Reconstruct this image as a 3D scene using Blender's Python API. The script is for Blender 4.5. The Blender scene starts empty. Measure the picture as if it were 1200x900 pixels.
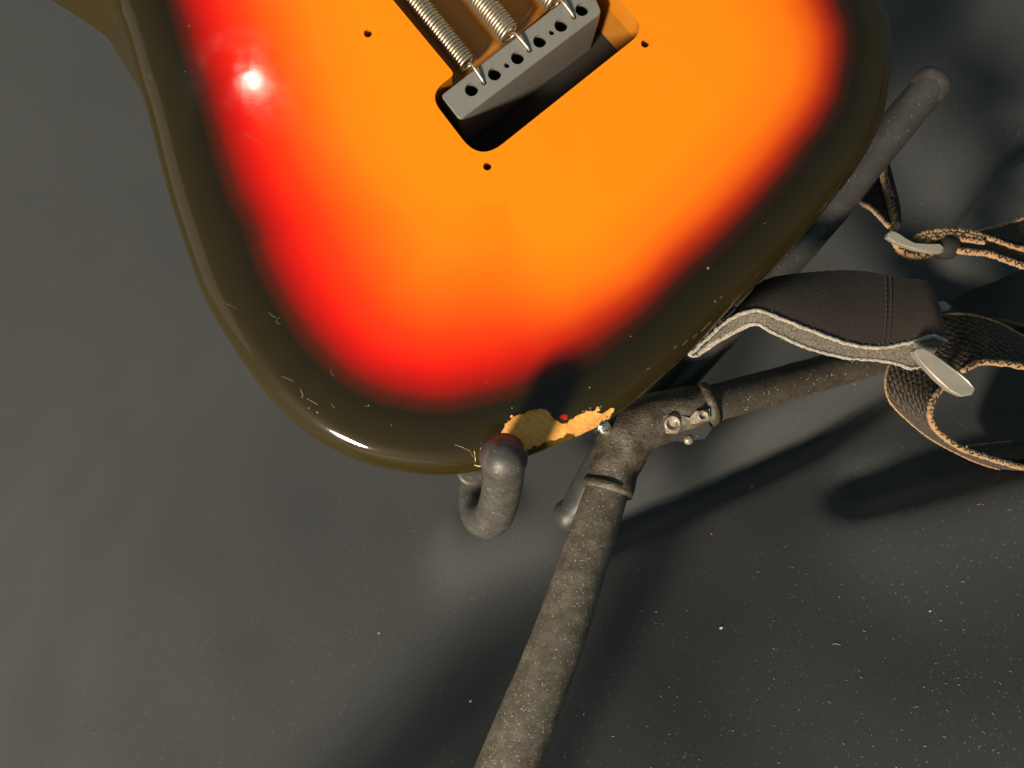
import bpy, bmesh, math, random
import numpy as np
from mathutils import Vector, Matrix, noise
from mathutils.geometry import delaunay_2d_cdt, interpolate_bezier

random.seed(7); rng = np.random.default_rng(7)
SC = bpy.context.scene
COL = SC.collection

# ------------------------------------------------------------------ frame of reference
# The guitar's back lies in the plane z=0 of a tilted "bench" frame; R turns that frame into the world,
# in which the cloth on the floor is horizontal at z=0.
F, D = 925.0, 0.315                     # focal length in photo pixels, metres from lens to the guitar's back
PX = D / F                              # metres per photo pixel on the guitar's back
N = Vector((-0.38, 0.60, 0.70)).normalized()   # floor normal seen from the bench frame
yw = (Vector((0, 0, -1)) - N * (-N.z)).normalized()
xw = yw.cross(N).normalized()
R = Matrix((xw, yw, N)).to_4x4()
FLOOR = -0.180
OFF = Vector((0, 0, -FLOOR))
def P(px, py, z=0.0):
    d = D - z
    return Vector(((px - 600) / F * d, -(py - 450) / F * d, z))
def W(p):
    return R.to_3x3() @ Vector(p) + OFF

# ------------------------------------------------------------------ camera
cam = bpy.data.cameras.new("camera"); cam_o = bpy.data.objects.new("camera", cam); COL.objects.link(cam_o)
cam.sensor_width = 36.0; cam.lens = F / 1200 * 36; cam.clip_start = 0.01; cam.clip_end = 50
cam_o.matrix_world = Matrix.Translation(W((0, 0, D))) @ R
cam.dof.use_dof = True; cam.dof.focus_distance = D + 0.005; cam.dof.aperture_fstop = 12
SC.camera = cam_o

# ------------------------------------------------------------------ light
world = bpy.data.worlds.new("World"); SC.world = world; world.use_nodes = True
bg = world.node_tree.nodes["Background"]
bg.inputs[0].default_value = (0.54, 0.86, 1.0, 1); bg.inputs[1].default_value = 0.21
def lamp(name, d, dist, size, power, color, target=(0, 0, 0)):
    l = bpy.data.lights.new(name, 'AREA'); l.shape = 'DISK'; l.size = size; l.energy = power; l.color = color
    o = bpy.data.objects.new(name, l); COL.objects.link(o)
    d = Vector(d).normalized(); t = Vector(target); p = t + d * dist
    q = (W(p) - W(t)).to_track_quat('Z', 'Y')
    o.matrix_world = Matrix.Translation(W(p)) @ q.to_matrix().to_4x4()
    return o
KEY = lamp("key_lamp", (-0.46, -0.62, 0.62), 2.1, 0.33, 102.0, (1.0, 0.85, 0.66))
FILL = lamp("side_fill", (-1.0, .10, .42), 1.2, 1.0, 1.5, (1.0, 0.88, 0.70))  # added soft fill, stands in for a lit wall mirrored in the rim
spot_p = P(297, 95)
spot_v = (spot_p - Vector((0, 0, D))).normalized()
BULB = lamp("room_lamp", (spot_v.x, spot_v.y, -spot_v.z), 1.1, 0.016, .28, (1.0, 0.86, 0.68), spot_p)
SC.view_settings.view_transform = 'Standard'; SC.view_settings.look = 'None'
SC.view_settings.exposure = 0.0; SC.view_settings.gamma = 1.0

# ------------------------------------------------------------------ helpers
class NT:
    def __init__(s, name):
        s.m = bpy.data.materials.new(name); s.m.use_nodes = True
        s.t = s.m.node_tree; s.b = s.t.nodes["Principled BSDF"]
    def n(s, typ, **kw):
        nd = s.t.nodes.new(typ)
        for k, v in kw.items():
            if k.startswith('i_'):
                key = k[2:].replace('_', ' ')
                nd.inputs[int(key) if key.isdigit() else key].default_value = v
            else: setattr(nd, k, v)
        return nd
    def l(s, a, b): s.t.links.new(a, b)
    def set(s, **kw):
        for k, v in kw.items(): s.b.inputs[k.replace('_', ' ')].default_value = v
    def coord(s, which='Object'): return s.n('ShaderNodeTexCoord').outputs[which]
    def noise(s, scale, detail=3, rough=.5, vec=None, dist=0.0):
        nd = s.n('ShaderNodeTexNoise', i_Scale=scale, i_Detail=detail, i_Roughness=rough, i_Distortion=dist)
        s.l(vec if vec is not None else s.coord(), nd.inputs['Vector']); return nd.outputs['Fac']
    def vor(s, scale, vec=None, feature='F1'):
        nd = s.n('ShaderNodeTexVoronoi', i_Scale=scale, feature=feature)
        s.l(vec if vec is not None else s.coord(), nd.inputs['Vector']); return nd
    def ramp(s, fac, stops, interp='LINEAR'):
        nd = s.n('ShaderNodeValToRGB'); nd.color_ramp.interpolation = interp
        els = nd.color_ramp.elements
        while len(els) < len(stops): els.new(0.5)
        for e, (p, c) in zip(els, stops):
            e.position = p; e.color = (c, c, c, 1) if isinstance(c, (int, float)) else (*c, 1)
        s.l(fac, nd.inputs[0]); return nd.outputs[0]
    def mix(s, fac, a, b, typ='MIX'):
        nd = s.n('ShaderNodeMix', data_type='RGBA', blend_type=typ)
        for sock, v in ((nd.inputs[0], fac), (nd.inputs[6], a), (nd.inputs[7], b)):
            if isinstance(v, (int, float)): sock.default_value = v
            elif isinstance(v, tuple): sock.default_value = (*v, 1)
            else: s.l(v, sock)
        return nd.outputs[2]
    def math(s, op, a, b=0.0, clamp=False):
        nd = s.n('ShaderNodeMath', operation=op, use_clamp=clamp)
        for i, v in enumerate((a, b)):
            if isinstance(v, (int, float)): nd.inputs[i].default_value = v
            else: s.l(v, nd.inputs[i])
        return nd.outputs[0]
    def bump(s, h, strength=.3, dist=.001, normal=None):
        nd = s.n('ShaderNodeBump', i_Strength=strength, i_Distance=dist); s.l(h, nd.inputs['Height'])
        if normal is not None: s.l(normal, nd.inputs['Normal'])
        s.l(nd.outputs[0], s.b.inputs['Normal']); return nd.outputs[0]
    def col(s, v): s.l(v, s.b.inputs['Base Color'])
    def dust(s, base, amount=1.0, scale=900, tint=(.50, .44, .35), pw=3.0, sz=.34):
        # pale lint and dust, thicker in some places than in others
        v = s.vor(scale); r = s.n('ShaderNodeSeparateColor'); s.l(v.outputs['Color'], r.inputs[0])
        big = s.ramp(s.noise(38, 4), [(.35, 0.15), (.7, 1)])
        dot = s.math('LESS_THAN', v.outputs['Distance'], s.math('MULTIPLY', s.math('POWER', r.outputs[0], pw), sz))
        keep = s.math('LESS_THAN', r.outputs[1], s.math('MULTIPLY', big, .8 * amount))
        f = s.math('MULTIPLY', dot, keep)
        veil = s.math('MULTIPLY', s.ramp(s.noise(150, 9, .85), [(.42, 0.0), (.75, 1)]), .20 * amount)
        f = s.math('MAXIMUM', s.math('MULTIPLY', f, .8), veil)
        return s.mix(f, base, tint)

def root(name, base, label, cat, group=None):
    o = bpy.data.objects.new(name, None); COL.objects.link(o); o.empty_display_size = .01
    o.matrix_world = Matrix.Translation(W(base)) @ R
    o['label'] = label; o['category'] = cat
    if group: o['group'] = group
    o['_b'] = list(base)
    return o
def mesh_obj(name, verts, faces, mats, parent, smooth=True, fmat=None, label=None, kind=None, uvs=None, autosmooth=None):
    b = Vector((0, 0, 0)); p = parent
    while p is not None and '_b' not in p: p = p.parent
    if p is not None: b = Vector(p['_b'])
    me = bpy.data.meshes.new(name)
    me.from_pydata([tuple(Vector(v) - b) for v in verts], [], [tuple(f) for f in faces])
    for m in (mats if isinstance(mats, (list, tuple)) else [mats]): me.materials.append(m)
    if fmat is not None: me.polygons.foreach_set('material_index', fmat)
    if smooth: me.polygons.foreach_set('use_smooth', [True] * len(me.polygons))
    if uvs is not None:
        ul = me.uv_layers.new(name='uv')
        for i, l in enumerate(me.loops): ul.data[i].uv = uvs[l.vertex_index]
    me.update()
    if autosmooth is not None: me.set_sharp_from_angle(angle=math.radians(autosmooth))
    o = bpy.data.objects.new(name, me); COL.objects.link(o)
    if parent is not None: o.parent = parent
    if label: o['label'] = label
    if kind: o['kind'] = kind
    return o
def cr(pts, n, closed=False):
    """Catmull-Rom through pts, n samples per span."""
    pts = np.array([list(p) for p in pts], float); m = len(pts); out = []
    rngi = range(m) if closed else range(m - 1)
    for i in rngi:
        g = lambda k: pts[k % m] if closed else pts[min(max(k, 0), m - 1)]
        p0, p1, p2, p3 = g(i - 1), g(i), g(i + 1), g(i + 2)
        if not closed and i == 0: p0 = 2 * p1 - p2
        if not closed and i == m - 2: p3 = 2 * p2 - p1
        for k in range(n):
            t = k / n
            out.append(.5 * (2 * p1 + (p2 - p0) * t + (2 * p0 - 5 * p1 + 4 * p2 - p3) * t * t + (3 * p1 - p0 - 3 * p2 + p3) * t ** 3))
    if not closed: out.append(pts[-1])
    return np.array(out)
def resample(pts, step, closed=False, stepfn=None):
    pts = np.array(pts); q = np.vstack([pts, pts[:1]]) if closed else pts
    seg = np.linalg.norm(np.diff(q, axis=0), axis=1); s = np.concatenate([[0], np.cumsum(seg)]); L = s[-1]
    n = max(3, int(round(L / step))); t = np.linspace(0, L, n + 1)
    if closed: t = t[:-1]
    return np.stack([np.interp(t, s, q[:, i]) for i in range(q.shape[1])], 1)
def tube(pts, rad, sides=20, caps=(True, True), lump=0.0, lscale=60, flat=None):
    """Tube with rounded ends along pts; rad is a number or a list; returns verts, faces."""
    pts = [Vector(p) for p in pts]; n = len(pts)
    rad = [rad] * n if isinstance(rad, (int, float)) else list(rad)
    tan = [(pts[min(i + 1, n - 1)] - pts[max(i - 1, 0)]).normalized() for i in range(n)]
    ref = Vector((0, 0, 1)) if abs(tan[0].z) < .9 else Vector((1, 0, 0))
    nrm = (ref - tan[0] * ref.dot(tan[0])).normalized()
    rings = []
    def ring(c, t, nn, r):
        bb = t.cross(nn); out = []
        for k in range(sides):
            a = 2 * math.pi * k / sides
            v = nn * math.cos(a) + bb * math.sin(a)
            rr = r
            if lump: rr = r + lump * noise.noise((c + v * r) * lscale)
            out.append(c + v * rr)
        return out
    frames = []
    for i in range(n):
        nrm = (nrm - tan[i] * nrm.dot(tan[i])).normalized(); frames.append(nrm.copy())
    capn = 6
    if caps[0]:
        for j in range(1, capn):
            a = math.pi / 2 * (1 - j / capn)
            rings.append(ring(pts[0] - tan[0] * rad[0] * math.sin(a), tan[0], frames[0], rad[0] * math.cos(a)))
    for i in range(n): rings.append(ring(pts[i], tan[i], frames[i], rad[i]))
    if caps[1]:
        for j in range(1, capn):
            a = math.pi / 2 * j / capn
            rings.append(ring(pts[-1] + tan[-1] * rad[-1] * math.sin(a), tan[-1], frames[-1], rad[-1] * math.cos(a)))
    V = [v for r in rings for v in r]; Fc = []
    for i in range(len(rings) - 1):
        for k in range(sides):
            a = i * sides + k; b = i * sides + (k + 1) % sides
            Fc.append((a, b, b + sides, a + sides))
    Fc.append(tuple(reversed(range(sides)))); Fc.append(tuple(range((len(rings) - 1) * sides, len(rings) * sides)))
    return V, Fc
def merge(*parts):
    V, Fc, M = [], [], []
    for i, (v, f) in enumerate(parts):
        o = len(V); V += list(v); Fc += [tuple(x + o for x in q) for q in f]; M += [i] * len(f)
    return V, Fc, M
def lathe(center, axis, prof, sides=28):
    """prof: list of (radius, height along axis)."""
    axis = Vector(axis).normalized(); ref = Vector((0, 1, 0)) if abs(axis.y) < .9 else Vector((1, 0, 0))
    u = (ref - axis * ref.dot(axis)).normalized(); w = axis.cross(u); V = []; Fc = []
    for r, h in prof:
        for k in range(sides):
            a = 2 * math.pi * k / sides; V.append(Vector(center) + axis * h + (u * math.cos(a) + w * math.sin(a)) * r)
    for i in range(len(prof) - 1):
        for k in range(sides):
            a = i * sides + k; b = i * sides + (k + 1) % sides; Fc.append((a, b, b + sides, a + sides))
    Fc.append(tuple(range((len(prof) - 1) * sides, len(prof) * sides)))
    Fc.append(tuple(reversed(range(sides))))
    return V, Fc
def inside(pts, poly):
    x, y = pts[:, 0], pts[:, 1]; res = np.zeros(len(pts), bool); n = len(poly)
    for i in range(n):
        x0, y0 = poly[i]; x1, y1 = poly[(i + 1) % n]
        if y0 == y1: continue
        c = ((y0 > y) != (y1 > y)) & (x < (x1 - x0) * (y - y0) / (y1 - y0) + x0)
        res ^= c
    return res
def segdist(pts, poly, closed=True):
    best = np.full(len(pts), 1e9); n = len(poly)
    for i in range(n if closed else n - 1):
        a = np.array(poly[i]); b = np.array(poly[(i + 1) % n]); d = b - a; L = max(d @ d, 1e-18)
        t = np.clip(((pts - a) @ d) / L, 0, 1); q = a + t[:, None] * d
        best = np.minimum(best, np.linalg.norm(pts - q, axis=1))
    return best
def fill(outer, holes=(), extra=None):
    """triangulate the region inside outer and outside holes; 2-D arrays; returns pts, tris, index lists of loops"""
    vs = [tuple(p) for p in outer]; loops = [list(range(len(vs)))]
    for h in holes:
        s = len(vs); vs += [tuple(p) for p in h]; loops.append(list(range(s, len(vs))))
    ed = [(lp[i], lp[(i + 1) % len(lp)]) for lp in loops for i in range(len(lp))]
    if extra is not None: vs += [tuple(p) for p in extra]
    ov, oe, of, oiv, _, _ = delaunay_2d_cdt([Vector(v) for v in vs], ed, [], 0, 1e-9)
    back = {}
    for i, l in enumerate(oiv):
        for k in l: back[k] = i
    ov = np.array([tuple(v) for v in ov]); of = np.array(of)
    c = ov[of].mean(1); keep = inside(c, outer)
    for h in holes: keep &= ~inside(c, h)
    return ov, [tuple(f) for f in of[keep]], [[back[k] for k in lp] for lp in loops]
def round_poly(pts, radii, n=7):
    out = []; m = len(pts)
    for i in range(m):
        p = np.array(pts[i], float); a = np.array(pts[i - 1], float) - p; b = np.array(pts[(i + 1) % m], float) - p
        a /= np.linalg.norm(a); b /= np.linalg.norm(b); r = radii[i]
        for k in range(n + 1):
            t = k / n; out.append((1 - t) ** 2 * (p + a * r) + 2 * t * (1 - t) * p + t * t * (p + b * r))
    return np.array(out)

# ------------------------------------------------------------------ materials
def m_cloth():
    s = NT('black_cloth'); w = s.coord()
    base = s.mix(s.noise(9, 4), (.044, .0500, .0535), (.055, .0615, .0655))
    base = s.mix(s.ramp(s.noise(420, 5, .8), [(.3, 0), (.7, 1)]), base, (.060, .062, .061))
    v = s.vor(620); r = s.n('ShaderNodeSeparateColor'); s.l(v.outputs['Color'], r.inputs[0])
    big = s.ramp(s.noise(5, 5), [(.40, 0.02), (.66, 1)])
    dot = s.math('LESS_THAN', v.outputs['Distance'], s.math('MULTIPLY', s.math('POWER', r.outputs[0], 3.0), .26))
    f = s.math('MULTIPLY', s.math('MULTIPLY', dot, s.math('LESS_THAN', r.outputs[1], s.math('MULTIPLY', big, .7))), .5)
    s.col(s.mix(f, base, (.3, .28, .25)))
    s.set(Roughness=.85, Specular_IOR_Level=.25, Sheen_Weight=.15, Sheen_Roughness=.5)
    h = s.math('ADD', s.noise(900, 3, .7), s.math('MULTIPLY', s.noise(60, 4), 1.2))
    s.bump(h, .10, .0003)
    return s.m
def m_lacquer():
    s = NT('sunburst_lacquer')
    at = s.n('ShaderNodeAttribute', attribute_name='burst').outputs['Fac']
    ch = s.n('ShaderNodeAttribute', attribute_name='chip').outputs['Fac']
    spk = s.math('MULTIPLY', s.math('SUBTRACT', s.noise(1400, 2, .8), .5), .05)
    wob = s.math('MULTIPLY', s.math('SUBTRACT', s.noise(22, 3), .5), .05)
    f = s.math('ADD', s.math('ADD', at, spk), wob)     # at: paint distance from the edge, 1 = 100 mm
    c = s.ramp(f, [(.0, (.030, .022, .0050)), (.12, (.019, .0138, .0024)), (.215, (.010, .0068, .0008)), (.265, (.075, .006, .0004)),  # first stops: the rim's reflected light put in as lighter olive
                   (.315, (.30, .0035, .0002)), (.39, (.62, .006, .0002)), (.50, (.76, .034, .0003)), (.64, (.81, .105, .0004)),
                   (.80, (.84, .190, .0005)), (1.0, (.84, .228, .0006))])
    grain = s.noise(60, 4, .6)
    c = s.mix(s.math('MULTIPLY', grain, .35), c, (.80, .78, .9), 'MULTIPLY')
    am = s.n('ShaderNodeAttribute', attribute_name='amber').outputs['Fac']
    c_am = s.ramp(f, [(.0, (.026, .019, .0042)), (.12, (.014, .010, .0016)), (.215, (.008, .0052, .0006)), (.27, (.030, .005, .0004)), (.34, (.17, .008, .0003)),  # rim stops lighter here too, reflected light in the colour
                      (.42, (.40, .026, .0003)), (.51, (.66, .085, .0004)), (.66, (.82, .170, .0005)), (1.0, (.84, .228, .0006))])
    c = s.mix(am, c, s.mix(s.math('MULTIPLY', grain, .35), c_am, (.80, .78, .9), 'MULTIPLY'))
    # bare wood where the lacquer broke away, ragged edge with dark and red paint layers
    jag = s.math('ADD', ch, s.math('MULTIPLY', s.math('SUBTRACT', s.noise(520, 5, .8), .5), 2.4))
    mp = s.n('ShaderNodeMapping'); mp.inputs['Scale'].default_value = (1, 1, 1); mp.inputs['Rotation'].default_value = (0, 0, .6)
    s.l(s.coord(), mp.inputs[0]); mp2 = s.n('ShaderNodeMapping'); mp2.inputs['Scale'].default_value = (.18, 1.6, 1)
    s.l(mp.outputs[0], mp2.inputs[0])
    wood = s.mix(s.noise(520, 4, .6, mp2.outputs[0]), (.48, .19, .034), (.82, .47, .14))
    wood = s.mix(s.ramp(s.noise(150, 4), [(.5, 0), (.75, .55)]), wood, (.55, .20, .03))
    inn = s.ramp(jag, [(.0, 0), (.06, 1)])
    fringe = s.ramp(jag, [(-.0, 0), (.0, 0)])
    under = s.n('ShaderNodeAttribute', attribute_name='stain').outputs['Fac']
    wood2 = s.mix(s.ramp(s.math('ADD', under, s.math('MULTIPLY', s.math('SUBTRACT', s.noise(260, 5, .7), .5), 1.6)), [(.42, 0), (.5, .93)]), wood, (.035, .026, .006))
    red = s.math('ADD', s.n('ShaderNodeAttribute', attribute_name='redspot').outputs['Fac'], s.math('MULTIPLY', s.math('SUBTRACT', s.noise(900, 4, .8), .55), 1.2))
    c = s.mix(s.ramp(jag, [(.0, 0), (.001, 1)]), c, c)
    shf = s.math('ADD', s.math('MULTIPLY', jag, .25), .5)
    c = s.mix(s.ramp(shf, [(.36, 0), (.42, .9), (.50, .9), (.505, 0)]), c, (.012, .009, .004))
    c = s.mix(inn, c, wood2)
    c = s.mix(s.ramp(red, [(.45, 0), (.55, 1)]), c, (.50, .02, .004))
    s.col(c)
    inv = s.math('SUBTRACT', 1.0, inn)
    s.l(s.math('MULTIPLY', inv, .75), s.b.inputs['Coat Weight'])
    s.set(Roughness=.50, Coat_Roughness=.055, Specular_IOR_Level=.05, Coat_IOR=1.5)
    sm = s.ramp(s.noise(28, 5, .65), [(.40, .035), (.72, .17)]); s.l(sm, s.b.inputs['Coat Roughness'])
    nb = s.n('ShaderNodeBump', i_Strength=.10, i_Distance=.0006)
    s.l(s.math('ADD', s.noise(55, 2), s.math('MULTIPLY', s.noise(700, 3, .6), .05)), nb.inputs['Height']); s.l(nb.outputs[0], s.b.inputs['Coat Normal'])
    n2 = s.n('ShaderNodeBump', i_Strength=.6, i_Distance=.0005)
    s.l(s.math('MULTIPLY', s.noise(600, 4, .7, mp2.outputs[0]), inn), n2.inputs['Height']); s.l(n2.outputs[0], s.b.inputs['Normal'])
    return s.m
def m_cavity():
    s = NT('cavity_wood'); c = s.mix(s.noise(90, 5, .7), (.42, .17, .015), (.27, .10, .009)); s.col(c); s.set(Roughness=.55)
    s.bump(s.noise(300, 4), .3, .0005); return s.m
def m_edgewall():
    s = NT('cavity_rim_paint'); s.set(Base_Color=(.58, .20, .012, 1), Roughness=.35, Coat_Weight=.6); return s.m
def m_rubber():
    s = NT('black_rubber'); base = s.mix(s.noise(60, 4), (.036, .036, .034), (.050, .049, .046))
    s.col(s.dust(base, .8, 1300, pw=2.5)); s.set(Roughness=.48, Specular_IOR_Level=.5)
    s.bump(s.math('ADD', s.noise(1500, 3), s.math('MULTIPLY', s.noise(120, 4), 2)), .25, .0004); return s.m
def m_rubber2():  # copy of the rubber with shade put into its colour, less dust
    s = NT('shaded_black_rubber'); base = s.mix(s.noise(60, 4), (.026, .026, .025), (.036, .036, .034))
    s.col(s.dust(base, .35, 1500, (.35, .32, .28), pw=2.5)); s.set(Roughness=.42, Specular_IOR_Level=.5)
    s.bump(s.noise(1500, 3), .15, .0003); return s.m
def m_cap():
    s = NT('worn_rubber_cap'); base = s.mix(s.ramp(s.noise(140, 4), [(.4, 0), (.7, 1)]), (.040, .037, .036), (.080, .062, .055))
    s.col(base); s.set(Roughness=.45, Specular_IOR_Level=.6); s.bump(s.noise(500, 4), .12, .0004); return s.m
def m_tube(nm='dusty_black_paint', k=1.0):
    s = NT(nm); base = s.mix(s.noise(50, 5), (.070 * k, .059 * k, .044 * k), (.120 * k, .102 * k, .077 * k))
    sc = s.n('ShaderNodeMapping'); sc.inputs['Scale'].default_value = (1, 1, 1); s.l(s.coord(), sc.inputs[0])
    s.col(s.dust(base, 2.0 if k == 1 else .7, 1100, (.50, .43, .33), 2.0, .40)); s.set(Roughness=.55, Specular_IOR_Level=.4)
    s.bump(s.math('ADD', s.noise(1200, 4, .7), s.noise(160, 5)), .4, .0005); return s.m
def m_hub():
    s = NT('dusty_moulded_plastic'); base = s.mix(s.ramp(s.noise(110, 6, .7), [(.38, 0), (.62, 1)]), (.024, .019, .013), (.105, .086, .060))
    s.col(s.dust(base, .8, 1200, (.40, .34, .25))); s.set(Roughness=.42)
    s.bump(s.math('ADD', s.noise(700, 5, .7), s.math('MULTIPLY', s.noise(110, 4), 2)), .6, .0012); return s.m
def m_worn():
    s = NT('worn_plate'); c = s.mix(s.ramp(s.noise(240, 5, .7), [(.4, 0), (.6, 1)]), (.14, .11, .075), (.42, .37, .29)); s.col(c)
    s.set(Roughness=.42, Metallic=.2); s.bump(s.noise(500, 4), .4, .0005); return s.m
def m_steel():
    s = NT('spring_steel'); s.set(Metallic=.9, Roughness=.38)
    s.col(s.mix(s.noise(200, 4), (.72, .62, .46), (.50, .42, .30))); return s.m
def m_block():
    s = NT('cast_block_metal'); s.set(Metallic=.35, Roughness=.42)
    mp = s.n('ShaderNodeMapping'); mp.inputs['Scale'].default_value = (4, .8, 1); mp.inputs['Rotation'].default_value = (0, 0, .3); s.l(s.coord(), mp.inputs[0])
    s.col(s.mix(s.noise(120, 5, .7, mp.outputs[0]), (.19, .186, .168), (.29, .278, .245))); s.bump(s.noise(700, 4), .12, .0003); return s.m
def flat(name, c, rough=.6, **kw):
    s = NT(name); s.set(Base_Color=(*c, 1), Roughness=rough, **kw); return s.m
def m_leather():
    s = NT('dark_leather'); s.col(s.mix(s.noise(90, 5, .6), (.029, .021, .016), (.041, .030, .023)))
    s.set(Roughness=.52, Specular_IOR_Level=.35)
    s.bump(s.math('ADD', s.vor(900).outputs['Distance'], s.math('MULTIPLY', s.noise(120, 5), 1.5)), .3, .0004); return s.m
def m_suede():
    s = NT('raw_leather_edge'); s.col(s.mix(s.ramp(s.noise(900, 4, .8), [(.35, 0), (.65, 1)]), (.16, .14, .105), (.56, .50, .40)))
    s.set(Roughness=.95, Sheen_Weight=.5); s.bump(s.noise(1800, 4, .8), .8, .0006); return s.m
def m_felt():
    s = NT('grey_felt_core'); s.col(s.mix(s.ramp(s.noise(1100, 4, .8), [(.35, 0), (.65, 1)]), (.040, .033, .026), (.22, .19, .15)))
    s.set(Roughness=.95); s.bump(s.noise(1500, 4, .8), .8, .0006); return s.m
def m_web():
    s = NT('black_webbing'); uv = s.coord('UV')
    mp = s.n('ShaderNodeMapping'); mp.inputs['Rotation'].default_value = (0, 0, .70); s.l(uv, mp.inputs[0])
    w1 = s.n('ShaderNodeTexWave', i_Scale=95.0, i_Distortion=5.0, wave_type='BANDS', bands_direction='X'); w1.inputs['Detail'].default_value = 2; w1.inputs['Detail Scale'].default_value = 3
    s.l(mp.outputs[0], w1.inputs[0])
    mp3 = s.n('ShaderNodeMapping'); mp3.inputs['Rotation'].default_value = (0, 0, -.70); s.l(uv, mp3.inputs[0])
    w2 = s.n('ShaderNodeTexWave', i_Scale=80.0, i_Distortion=3.0, wave_type='BANDS', bands_direction='X'); s.l(mp3.outputs[0], w2.inputs[0])
    h = s.math('MULTIPLY', w1.outputs['Fac'], s.math('ADD', s.math('MULTIPLY', w2.outputs['Fac'], .6), .4))
    c = s.mix(h, (.014, .010, .007), (.095, .068, .042))
    s.col(s.mix(s.ramp(s.noise(1300, 3), [(.6, 0), (.75, .5)]), c, (.25, .22, .17))); s.set(Roughness=.95, Sheen_Weight=.1, Specular_IOR_Level=.1)
    s.bump(h, .9, .0008); return s.m
def m_tan():
    s = NT('tan_cord'); s.col(s.mix(s.noise(900, 3, .7), (.20, .105, .04), (.52, .30, .125))); s.set(Roughness=.85, Sheen_Weight=.3)
    s.bump(s.noise(2500, 3), .7, .0004); return s.m
def m_slider():
    s = NT('worn_slider_metal'); s.set(Metallic=.15, Roughness=.42); s.col(s.mix(s.noise(70, 5), (.19, .175, .145), (.30, .275, .225)))
    s.bump(s.noise(400, 4), .1, .0003); return s.m
CLOTH, LACQ, CAV, RIM, RUB, CAP, TUBE, HUB, WORN, STEEL, BLOCK = (f() for f in (m_cloth, m_lacquer, m_cavity, m_edgewall, m_rubber, m_cap, m_tube, m_hub, m_worn, m_steel, m_block))
LEATHER, SUEDE, FELT, WEB, TAN, SLIDER = (f() for f in (m_leather, m_suede, m_felt, m_web, m_tan, m_slider))
RUB2 = m_rubber2()
TUBE2 = m_tube('darker_black_paint', .45)  # leg paint at a lower base tone, with less dust
DARK = flat('recess_shade_black', (.012, .010, .008), .8)  # shade of holes and cavity floor as near-black colour; buckle end too
CHROME = flat('chrome', (.80, .77, .70), .12, Metallic=1.0)
LINT = flat('lint', (.62, .60, .56), .9)
LINT_TAN = flat('tan_crumb', (.62, .36, .14), .8)
THREAD = flat('brown_thread', (.030, .022, .018), .8)

# ------------------------------------------------------------------ the cloth, one sheet on the floor sweeping up behind
def floor_hit(px, py):
    """where the photograph's line of sight meets the flat floor (world x, y)"""
    o = W((0, 0, D)); d = R.to_3x3() @ Vector(((px - 600) / F, -(py - 450) / F, -1))
    t = -o.z / d.z
    return (o.x + d.x * t, o.y + d.y * t)
YB = floor_hit(330, 560)[1] + .16; RAD = .75
FOLDS = [  # photo polyline on the floor, height m (negative = valley), width m
    ([(720, 625), (840, 575), (950, 530), (1080, 450)], -.011, .013),
    ([(800, 560), (920, 505), (1040, 450)], .009, .016),
    ([(560, 640), (640, 620), (700, 560)], .011, .026),
    ([(1020, 610), (1110, 590), (1230, 560)], -.010, .012),
    ([(1060, 650), (1150, 630), (1260, 620)], .006, .030),
    ([(1080, 330), (1150, 260), (1240, 200)], -.012, .016),
    ([(1110, 345), (1180, 285), (1260, 250)], .009, .014),
]
FOLDW = [([floor_hit(*p) for p in pl], h, w) for pl, h, w in FOLDS]
def nsd(a, b, toward):
    t = (b - a) / np.linalg.norm(b - a); n_ = np.array([t[1], -t[0]])
    return n_ if (toward - a) @ n_ > 0 else -n_
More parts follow.
